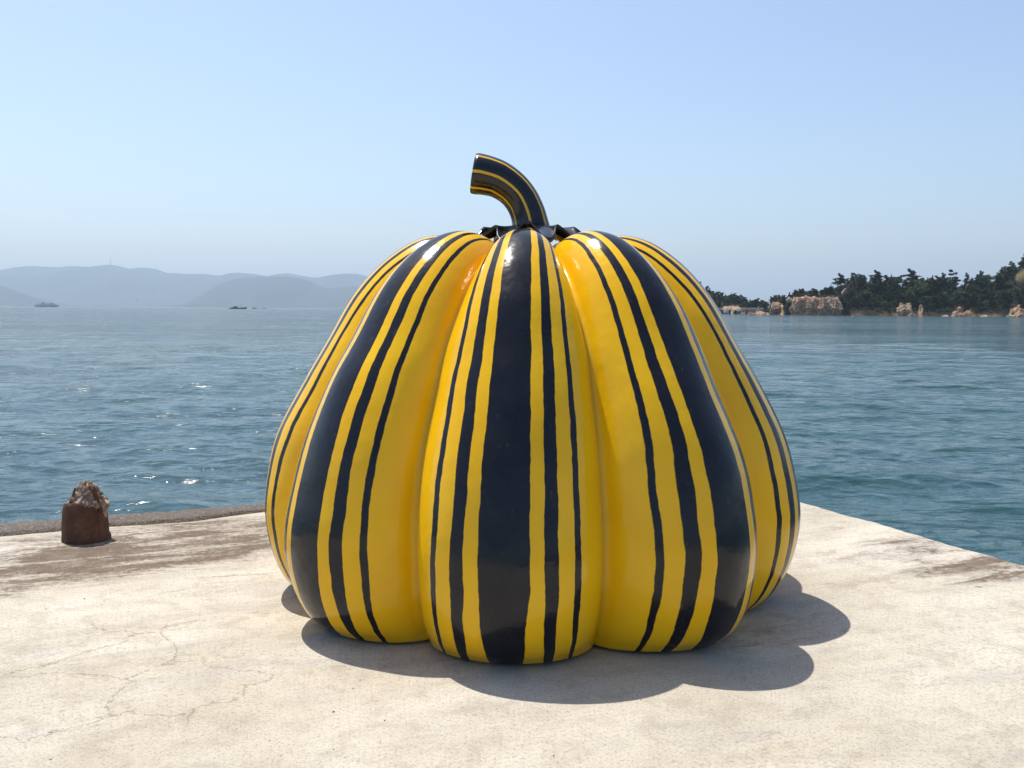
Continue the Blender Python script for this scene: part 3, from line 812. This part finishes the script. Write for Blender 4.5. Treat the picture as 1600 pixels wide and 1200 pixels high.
# ferry, bow to the right
f0 = far(73, 476, 2600); Lf = (far(91.5, 476, 2600) - far(55.5, 476, 2600)).length
fe = empty('ferry', (f0.x, f0.y, SEA)); tag(fe, 'white ferry with a low superstructure and funnel far out at left', 'ferry')
k = Lf / 62
h = from_bm('hull', hull_bm(Lf, 11, 3.6 * k * 1.3), M_WHITE, fe)
bx('waterline_band', (0, 0, .5 * k), (Lf * .9, 9.9, 1.2 * k), M_NAVY, fe)
bx('upper_hull', (-0.02 * Lf, 0, 5.6 * k), (Lf * .93, 10, 2.2 * k), M_WHITE, fe)
bx('passenger_deck', (0.05 * Lf, 0, 7.9 * k), (Lf * .72, 9, 2.2 * k), M_WHITE, fe)
bx('window_band', (0.05 * Lf, -4.56, 8.0 * k), (Lf * .66, .2, .8 * k), M_GLASSD, fe, 0)
w1 = bx('wheelhouse', (0.24 * Lf, 0, 10.3 * k), (Lf * .13, 7, 2.3 * k), M_WHITE, fe)
bx('window', (0, -3.56, .2), (Lf * .11, .2, .8 * k), M_GLASSD, w1, 0)
bx('funnel', (-0.16 * Lf, 0, 10.6 * k), (Lf * .04, 3, 3.6 * k), M_NAVY, fe)
pole('mast', (0.2 * Lf, 0, 11 * k), (0.2 * Lf, 0, 16 * k), .3, M_WHITE, fe); pole('mast', (-0.15 * Lf, 0, 12 * k), (-0.15 * Lf, 0, 17 * k), .3, M_NAVY, fe)
# dark work boat
f0 = far(372, 478, 1500); Lb = (far(385, 478, 1500) - far(359, 478, 1500)).length; k = Lb / 26
bo = empty('work_boat', (f0.x, f0.y, SEA)); tag(bo, 'dark work boat with cabin aft and a thin mast on the horizon', 'boat')
from_bm('hull', hull_bm(Lb, 5, 1.7 * k, .5), M_NAVY, bo)
c = bx('cabin', (-0.16 * Lb, 0, 2.7 * k), (Lb * .22, 3.6, 2.0 * k), M_NAVY, bo); bx('window', (0, -1.85, .3), (Lb * .16, .1, .6 * k), M_GLASSD, c, 0)
bx('roof_house', (-0.13 * Lb, 0, 4.1 * k), (Lb * .10, 2.6, 1.0 * k), M_WHITE, bo)
bx('deck_winch', (-0.27 * Lb, 0, 2.6 * k), (Lb * .06, 2.0, 1.8 * k), M_NAVY, bo)
pole('mast', (0.22 * Lb, 0, 1.5 * k), (0.22 * Lb, 0, 9.5 * k), .14, M_NAVY, bo); pole('boom', (0.22 * Lb, 0, 3 * k), (-0.02 * Lb, 0, 6 * k), .09, M_NAVY, bo)
# two small boats right of it
for (px, Y, L, m, lab) in [(397.5, 1900, 9.0, M_NAVY, 'tiny dark open boat just right of the dark work boat'), (413, 1900, 10.0, M_WHITE, 'tiny white motor boat, rightmost of the boats on the horizon')]:
    f0 = far(px, 479, Y); e = empty('small_boat', (f0.x, f0.y, SEA)); tag(e, lab, 'boat')
    from_bm('hull', hull_bm(L, 2.6, 1.0, .4), m, e); bx('cabin', (-.5, 0, 1.8), (L * .35, 1.9, 1.3), m, e)
for px, lab in [(261.5, 'left one of two tiny white floats on the sea in front of the hills'), (270.5, 'right one of two tiny white floats on the sea in front of the hills')]:
    f0 = ground(px, 480.6, SEA); o = link('float', rock_mesh('float', (2.2, 1.4, 1.3), px, M_WHITE, 2, .05)); o.location = (f0.x, f0.y, SEA + .3); tag(o, lab, 'float')
# radio mast on the far ridge
f0 = far(173, 413.5, 18000); e = empty('radio_mast', f0 - Vector((0, 0, 25))); tag(e, 'thin radio mast on the highest far hilltop', 'radio mast')
m_m = simple('mast_grey', (0.12, 0.12, 0.13), .6, .1, .1)
for sx, sy in ((-1, -1), (1, -1), (1, 1), (-1, 1)): pole('leg', (sx * 13, sy * 13, 0), (sx * 2, sy * 2, 150), 2.2, m_m, e)
for i in range(6):
    z = 19 + i * 22; w_ = 13 - 11 * z / 150; bx('cross_frame', (0, 0, z), (2 * w_, 2 * w_, 1.9), m_m, e, 0)
# white buildings on the far shore
M_HW = simple('pale_building', (0.85, 0.85, 0.83), .7, .05, .01)
M_ROOF = simple('grey_roof', (0.3, 0.3, 0.32), .7, .1, .01)
for (px, py, wpx, hpx, lab) in [(244.5, 468.8, 5.5, 2.6, 'bright white building at the foot of the far hills, the largest of three'), (252.5, 468.3, 3, 1.6, 'small pale building just right of the bright white one under the far hills'), (213.5, 465.3, 3.6, 1.8, 'pale building higher up the far hill, left of the bright white one')]:
    Yb = 15300; f0 = far(px, py, Yb); m_ = Yb / FPX
    e = empty('building', f0 - Vector((0, 0, hpx * m_ / 2))); tag(e, lab, 'building')
    bx('wall', (0, 0, hpx * m_ / 2), (wpx * m_, 22, hpx * m_), M_HW, e, 0); bx('roof', (0, 0, hpx * m_ + .8), (wpx * m_ * 1.04, 23, 1.5), M_ROOF, e, 0)
    bx('foundation', (0, 4, -50), (wpx * m_ * .98, 20, 100), M_ROOF, e, 0)

# ------------------------------------------------------------------ the big pumpkin
PC = Vector((0.095, 5.22, 0))
M_PUMP = mat_pumpkin(); M_BLACK = mat_gloss_black(); M_STEM = mat_stem()
def catmull(pts, n):
    pts = [np.array(p, float) for p in pts]; P = [2 * pts[0] - pts[1]] + pts + [2 * pts[-1] - pts[-2]]
    out = []
    for q in np.linspace(0, len(pts) - 1 - 1e-9, n):
        i = int(q); t = q - i; a, b, c, d = P[i:i + 4]
        out.append(0.5 * ((2 * b) + (-a + c) * t + (2 * a - 5 * b + 4 * c - d) * t * t + (-a + 3 * b - 3 * c + d) * t ** 3))
    return np.array(out)
CREST = [(0.40, 0.006), (1.14, 0.004), (1.30, 0.045), (1.395, 0.20), (1.435, 0.44), (1.40, 0.68), (1.335, 0.90), (1.22, 1.14), (1.09, 1.36), (0.965, 1.57), (0.82, 1.735), (0.655, 1.85), (0.50, 1.89), (0.36, 1.865), (0.20, 1.78), (0.12, 1.73)]
VALLEY = [(0.40, 0.006), (0.99, 0.004), (1.09, 0.06), (1.15, 0.24), (1.165, 0.46), (1.145, 0.66), (1.09, 0.88), (1.0, 1.11), (0.92, 1.32), (0.78, 1.50), (0.62, 1.64), (0.46, 1.725), (0.34, 1.74), (0.26, 1.73), (0.18, 1.715), (0.11, 1.71)]
def build_pumpkin():
    root = empty('pumpkin_sculpture', PC)
    tag(root, 'giant glossy yellow ribbed pumpkin with black markings and curved black stem', 'sculpture')
    nt_, per, NL = 150, 32, 9
    C = catmull(CREST, nt_); Vv = catmull(VALLEY, nt_)
    widths = np.array([1.0, 1.03, 0.98, 1.02, 0.97, 1.01, 1.0, 0.98, 1.01]); widths = widths / widths.sum() * 2 * math.pi
    amps = [1.0, 1.03, 0.99, 1.0, 1.01, 0.995, 1.0, 0.985, 1.0]
    start = R(-90 - 5) - widths[0] / 2         # lobe 0 faces the viewer
    th = []; us = []; am = []
    a0 = start
    for l in range(NL):
        for k_ in range(per):
            u = (k_ / per) * 2 - 1
            th.append(a0 + (u + 1) / 2 * widths[l]); us.append(u)
            f = 0.5 + 0.5 * math.cos(u * math.pi); am.append(f * (amps[l] - 1) + 1)
        a0 += widths[l]
    th = np.array(th); us = np.array(us); am = np.array(am)
    q = 0.965
    wgt = (1 - np.sqrt(1 - (q * us) ** 2)) / (1 - math.sqrt(1 - q * q))
    RR = C[:, 0][:, None] * (1 - wgt) + Vv[:, 0][:, None] * wgt
    ZZ = C[:, 1][:, None] * (1 - wgt) + Vv[:, 1][:, None] * wgt
    wav = 1 + 0.006 * np.sin(th * 3 + 1.0)[None, :] + 0.004 * np.sin(th[None, :] * 7 + ZZ * 4) + 0.011 * vnoise(RR * np.cos(th) * 2.3, RR * np.sin(th) * 2.3, ZZ * 2.6)
    RR = RR * am[None, :] * wav
    X = RR * np.cos(th); Y = RR * np.sin(th)
    V = np.stack([X, Y, ZZ], -1); n = len(th)
    o = from_np('body', V, grid_faces(nt_, n, wrap=True), M_PUMP, root, True)
    me = o.data
    c0 = me.polygons[len(me.polygons) // 2]
    if c0.normal.dot(Vector((c0.center.x, c0.center.y, 0))) < 0: me.flip_normals()
    uvl = me.uv_layers.new(name='band')
    li = np.empty(len(me.loops), np.int32); me.loops.foreach_get('vertex_index', li)
    uu = np.abs(us)[li % n]; vv = (li // n) / (nt_ - 1)
    uvl.data.foreach_set('uv', np.stack([uu, vv], -1).astype(np.float32).ravel())
    # collar: wavy black leaf disc under the stem
    nr, na = 16, 180; V = []; valley0 = start
    for side in (0, 1):
        for i in range(nr):
            f = i / (nr - 1)
            for j in range(na):
                a = j / na * 2 * math.pi
                vv_ = 0.5 + 0.5 * math.cos(9 * (a - valley0))
                pt = 0.25 + 0.10 * vv_ + 0.015 * math.sin(2 * a)
                r = 0.05 + (pt - 0.05) * f
                z = 1.935 + 0.03 * (1 - f) ** 2 - 0.012 * f - 0.075 * vv_ * f ** 2 + 0.02 * (1 - vv_) * f ** 2 + 0.012 * math.sin(3 * a) * f - (0.03 if side else 0) * (1 if 0 < i < nr - 1 else .5)
                V.append((r * math.cos(a), r * math.sin(a), z))
    F = grid_faces(nr, na, wrap=True); F2 = (F + nr * na)[:, ::-1]
    rim = np.array([[(nr - 1) * na + j, (nr - 1) * na + (j + 1) % na, nr * na + (nr - 1) * na + (j + 1) % na, nr * na + (nr - 1) * na + j] for j in range(na)])
    cb = from_np('collar', V, np.concatenate([F, F2, rim[:, ::-1]]), M_BLACK, root, True)
    bm = bmesh.new(); bm.from_mesh(cb.data); bmesh.ops.recalc_face_normals(bm, faces=bm.faces); bm.to_mesh(cb.data); bm.free()
    # stem
    k = PC.y / FPX
    def q2(px, py): return ((px - 829.5) * k * 0.99, 0.0, 1.5 + (483.5 - py) * k)
    cl = [(*q2(829, 364), .118), (*q2(828.5, 352), .100), (*q2(824, 334), .094), (*q2(814, 314), .093), (*q2(799, 297), .095), (*q2(779, 284), .100), (*q2(760, 278), .105), (*q2(745, 275.5), .109), (*q2(740, 275), .107), (*q2(738.5, 274.8), .098), (*q2(740.5, 275), .085), (*q2(742, 275), .03), (*q2(742, 275), .003)]
    S = catmull([p[:3] for p in cl[:8]], 40); rad = catmull([(p[3], 0) for p in cl[:8]], 40)[:, 0]
    seg = 36; V = []; pts = [Vector(p) for p in S]; rads = list(rad)
    for p in cl[8:]: pts.append(Vector(p[:3])); rads.append(p[3])
    for i, p in enumerate(pts):
        if i < 40: t = (pts[min(i + 1, 39)] - pts[max(i - 1, 0)]).normalized()
        a = Vector((0, 1, 0)); b_ = t.cross(a).normalized()
        for j in range(seg):
            an = j / seg * 2 * math.pi
            V.append(tuple(p + (a * math.cos(an) + b_ * math.sin(an)) * rads[i]))
    so = from_np('stem', V, grid_faces(len(pts), seg, wrap=True), M_STEM, root, True)
    me = so.data
    bm = bmesh.new(); bm.from_mesh(me); bmesh.ops.recalc_face_normals(bm, faces=bm.faces); bm.to_mesh(me); bm.free()
    uvl = me.uv_layers.new(name='band')
    uv = []
    for poly in me.polygons:
        vi = [me.loops[l].vertex_index for l in poly.loop_indices]
        js = [v % seg for v in vi]; wrap = max(js) - min(js) > 2
        for v, j in zip(vi, js): uv += [(seg if (wrap and j == 0) else j) / seg, (v // seg) / len(pts)]
    uvl.data.foreach_set('uv', uv)
build_pumpkin()

# ------------------------------------------------------------------ broken iron bollard filled with concrete
def build_bollard():
    g2 = ground(136, 841)
    root = empty('mooring_bollard', g2, R(0)); tag(root, 'rusted broken mooring bollard with crumbling concrete core near the left edge of the pier', 'bollard')
    t = NT('rusty_iron'); v = t.coord()
    c = t.ramp(t.noise(v, 7, 8, 0.7), [(0.25, (0.026, 0.014, 0.010)), (0.5, (0.115, 0.058, 0.037)), (0.75, (0.24, 0.135, 0.085))])
    c = t.mix(t.ramp(t.noise(v, 28, 5), [(0.55, 0.0), (0.75, 0.6)]), c, (0.035, 0.02, 0.014))
    rust = t.set(color=c, rough=0.85, metal=0.0, normal=t.bump(t.noise(v, 30, 7, 0.7), 0.9, 0.012), spec=0.25)
    t = NT('crumbling_core'); v = t.coord()
    c = t.ramp(t.noise(v, 22, 6, 0.75), [(0.28, (0.08, 0.05, 0.035)), (0.48, (0.34, 0.25, 0.19)), (0.68, (0.66, 0.56, 0.46))])
    core = t.set(color=c, rough=0.95, normal=t.bump(t.noise(v, 60, 6, 0.7), 0.9, 0.012), spec=0.2)
    def shell(name, a0, a1, r0, thick, hfun, n=64, bulge=0.0, mat=rust):
        V = []; rows = 14
        for side, rr in ((0, 1.0), (1, 1.0)):
            for i in range(rows):
                f = i / (rows - 1)
                for j in range(n):
                    a = a0 + (a1 - a0) * j / (n - 1)
                    h = hfun(a) + 0.022 * mnoise.noise(Vector((a * 9, r0 * 9, 2))) + 0.006 * mnoise.noise(Vector((a * 30, 1, 2)))
                    z = f * h
                    r = (r0 + bulge * math.sin(f * 3.0) * 0.5 + 0.006 * max(0, 1 - z / 0.04) + 0.003 * mnoise.noise(Vector((a * 6, z * 20, 1)))) - 0.055 * max(0, z - .02) - (thick if side else 0)
                    V.append((r * math.cos(a), r * math.sin(a), z))
        F = grid_faces(rows, n).tolist(); off = rows * n
        F += [[off + q for q in f[::-1]] for f in F[:]]
        for j in range(n - 1): F.append([(rows - 1) * n + j, (rows - 1) * n + j + 1, off + (rows - 1) * n + j + 1, off + (rows - 1) * n + j])
        for i in range(rows - 1):
            for e in (0, n - 1): F.append([i * n + e, (i + 1) * n + e, off + (i + 1) * n + e, off + i * n + e])
        bm = bmesh.new(); vs = [bm.verts.new(p) for p in V]
        for f in F:
            try: bm.faces.new([vs[q] for q in f])
            except ValueError: pass
        bmesh.ops.recalc_face_normals(bm, faces=bm.faces)
        return from_bm(name, bm, mat, root, True)
    W = 0.136
    fr = R(-90)
    # outer cast shell with a taller flange on each side, and a proud front plate
    hs = lambda a: 0.235 + 0.035 * math.cos(a - R(90)) 
    shell('iron_shell', R(-55), R(235), W, 0.022, lambda a: 0.225 + 0.03 * max(0, math.cos(a - R(90))) - 0.02 * max(0, math.cos(a)))
    shell('front_plate', R(-139), R(-41), W + 0.017, 0.03, lambda a: 0.252 - 0.034 * ((a - fr + 0.15) / 0.85) ** 2, bulge=0.012)
    # base rim
    shell('base_rim', R(0), R(359.9), W + 0.005, 0.03, lambda a: 0.022)
    for a_, r0_, r1_, z0_, z1_, w_ in ((R(-150), .122, .066, .20, .335, .03), (R(-28), .126, .070, .19, .345, .034), (R(40), .12, .075, .2, .30, .04)):
        bm = bmesh.new(); rows = []
        for i in range(9):
            f = i / 8; z = z0_ + (z1_ - z0_) * f; rr_ = r0_ + (r1_ - r0_) * f ** .8 + .004 * mnoise.noise(Vector((f * 6, a_, 0)))
            ww = w_ * (1 - .7 * f) + .006 * mnoise.noise(Vector((f * 9, a_, 3))); c_ = Vector((rr_ * math.cos(a_) + .006, rr_ * math.sin(a_), z)); tn = Vector((-math.sin(a_), math.cos(a_), 0)); nn = Vector((math.cos(a_), math.sin(a_), .3)) * .007
            rows.append([bm.verts.new(c_ + q) for q in (-tn * ww / 2 - nn, tn * ww / 2 - nn, tn * ww / 2 + nn, -tn * ww / 2 + nn)])
        for p_, q_ in zip(rows, rows[1:]):
            for e in range(4): bm.faces.new((p_[e], p_[(e + 1) % 4], q_[(e + 1) % 4], q_[e]))
        bm.faces.new(rows[0]); bm.faces.new(rows[-1][::-1]); bmesh.ops.recalc_face_normals(bm, faces=bm.faces)
        from_bm('iron_shard', bm, rust, root)
    # core: rough conical peak with two worn sides
    bm = bmesh.new(); bmesh.ops.create_icosphere(bm, subdivisions=6, radius=1.0)
    for vx in bm.verts:
        n = vx.co.normalized(); z = (n.z + 1) / 2
        H = 0.375
        zz = z * H
        prof = [(0, .105), (.17, .114), (.225, .118), (.25, .100), (.275, .074), (.30, .060), (.345, .050), (.375, .012)]
        rr = np.interp(zz, [p[0] for p in prof], [p[1] for p in prof])
        a = math.atan2(n.y, n.x)
        hor = math.hypot(n.x, n.y)
        rr = rr * (1.0 if 0.02 < z < 0.985 else hor / 0.3)
        cx = 0.010 * (zz / H)
        ns = mnoise.fractal(Vector((math.cos(a) * 3, math.sin(a) * 3, zz * 26)) , 0.6, 2.1, 5)
        vr = mnoise.voronoi(Vector((math.cos(a) * 4.0, math.sin(a) * 4.0, zz * 32)))[0]
        top = min(1, max(0, (zz - 0.16) / 0.06))
        rr += top * (0.015 * ns + 0.020 * (0.35 - vr[0]))
        fl = 1 + 0.12 * math.cos(2 * a)
        vx.co = Vector((cx + rr * math.cos(a) * fl, rr * math.sin(a) * 0.95, zz + top * 0.008 * ns))
    from_bm('concrete_core', bm, core, root, True)
    # loose crumbs stuck round the broken rim
    rr = random.Random(4)
    crumbs = [rock_mesh('crumb', (1, .8, .7), 40 + i, core, 2, .35) for i in range(3)]
    for i in range(34):
        a = rr.uniform(0, 6.283); f = rr.random()
        r = 0.133 - 0.075 * f; z = 0.222 + 0.115 * f
        if math.sin(a) < -0.3: z += 0.012 * (1 - f)
        o = link('crumb', rr.choice(crumbs), None, root); s = rr.uniform(0.008, 0.020)
        o.scale = (s, s, s); o.location = (r * math.cos(a) + .006, r * math.sin(a) * .95, z); o.rotation_euler = (rr.uniform(0, 3), rr.uniform(0, 3), rr.uniform(0, 3))
build_bollard()

# a few pebbles and a twig lying on the deck
M_PEB = simple('dark_pebble', (0.07, 0.055, 0.045), .9, .3, 20)
pebs = [rock_mesh('pebble', (1, .75, .55), 60 + i, M_PEB, 2, .3) for i in range(3)]
for i, (px, py, s, lab) in enumerate([(132, 936, .009, 'small dark pebble on the concrete below the rusty bollard'), (72, 952, .008, 'small dark pebble near the left edge, left of its twin'), (312, 963, .008, 'small dark pebble on the deck left of the pumpkin'),
                                      (521, 1113, .010, 'dark pebble on the concrete below the left of the pumpkin'), (601, 1126, .007, 'tiny dark pebble right of the bigger one in front of the pumpkin'), (563, 1063, .007, 'tiny pebble at the left rim of the pumpkin shadow'),
                                      (521, 1171, .006, 'tiny dark grain near the bottom of the photograph'), (865, 1181, .006, 'tiny dark grain at the bottom centre of the deck'), (1001, 1094, .006, 'tiny dark grain below the pumpkin shadow')]):
    g = ground(px, py); o = link('pebble', pebs[i % 3]); s *= .6; o.scale = (s, s, s); o.location = (g.x, g.y, s * .2); o.rotation_euler = (0, 0, i * 1.3); tag(o, lab, 'pebble', 'pebbles on the pier')
g = ground(1529, 919); bm = bmesh.new(); tube_bm(bm, [(-.016, .006, .006), (0, 0, .007), (.015, -.004, .006)], [.0015, .0022, .0015], 6)
o = from_bm('twig', bm, M_PEB); o.location = g; tag(o, 'short dark twig lying on the concrete near the right edge', 'twig')

# ------------------------------------------------------------------ haze
HAZE_D = 0.000070
bm = bmesh.new(); box_bm(bm, (0, 0, (960 - 4.5) / 2), (60400, 60400, 960 + 4.5))
t = NT('sea_haze'); t.n.remove(t.b)
vol = t.new('ShaderNodeVolumePrincipled'); vol.inputs['Density'].default_value = HAZE_D; vol.inputs['Color'].default_value = (0.67, 0.83, 1.0, 1); vol.inputs['Anisotropy'].default_value = 0.3
t.link(vol.outputs[0], t.n['Material Output'].inputs['Volume'])
o = from_bm('haze', bm, t.m); tag(o, 'pale sea haze', 'haze', kind='stuff'); o.display_type = 'WIRE'
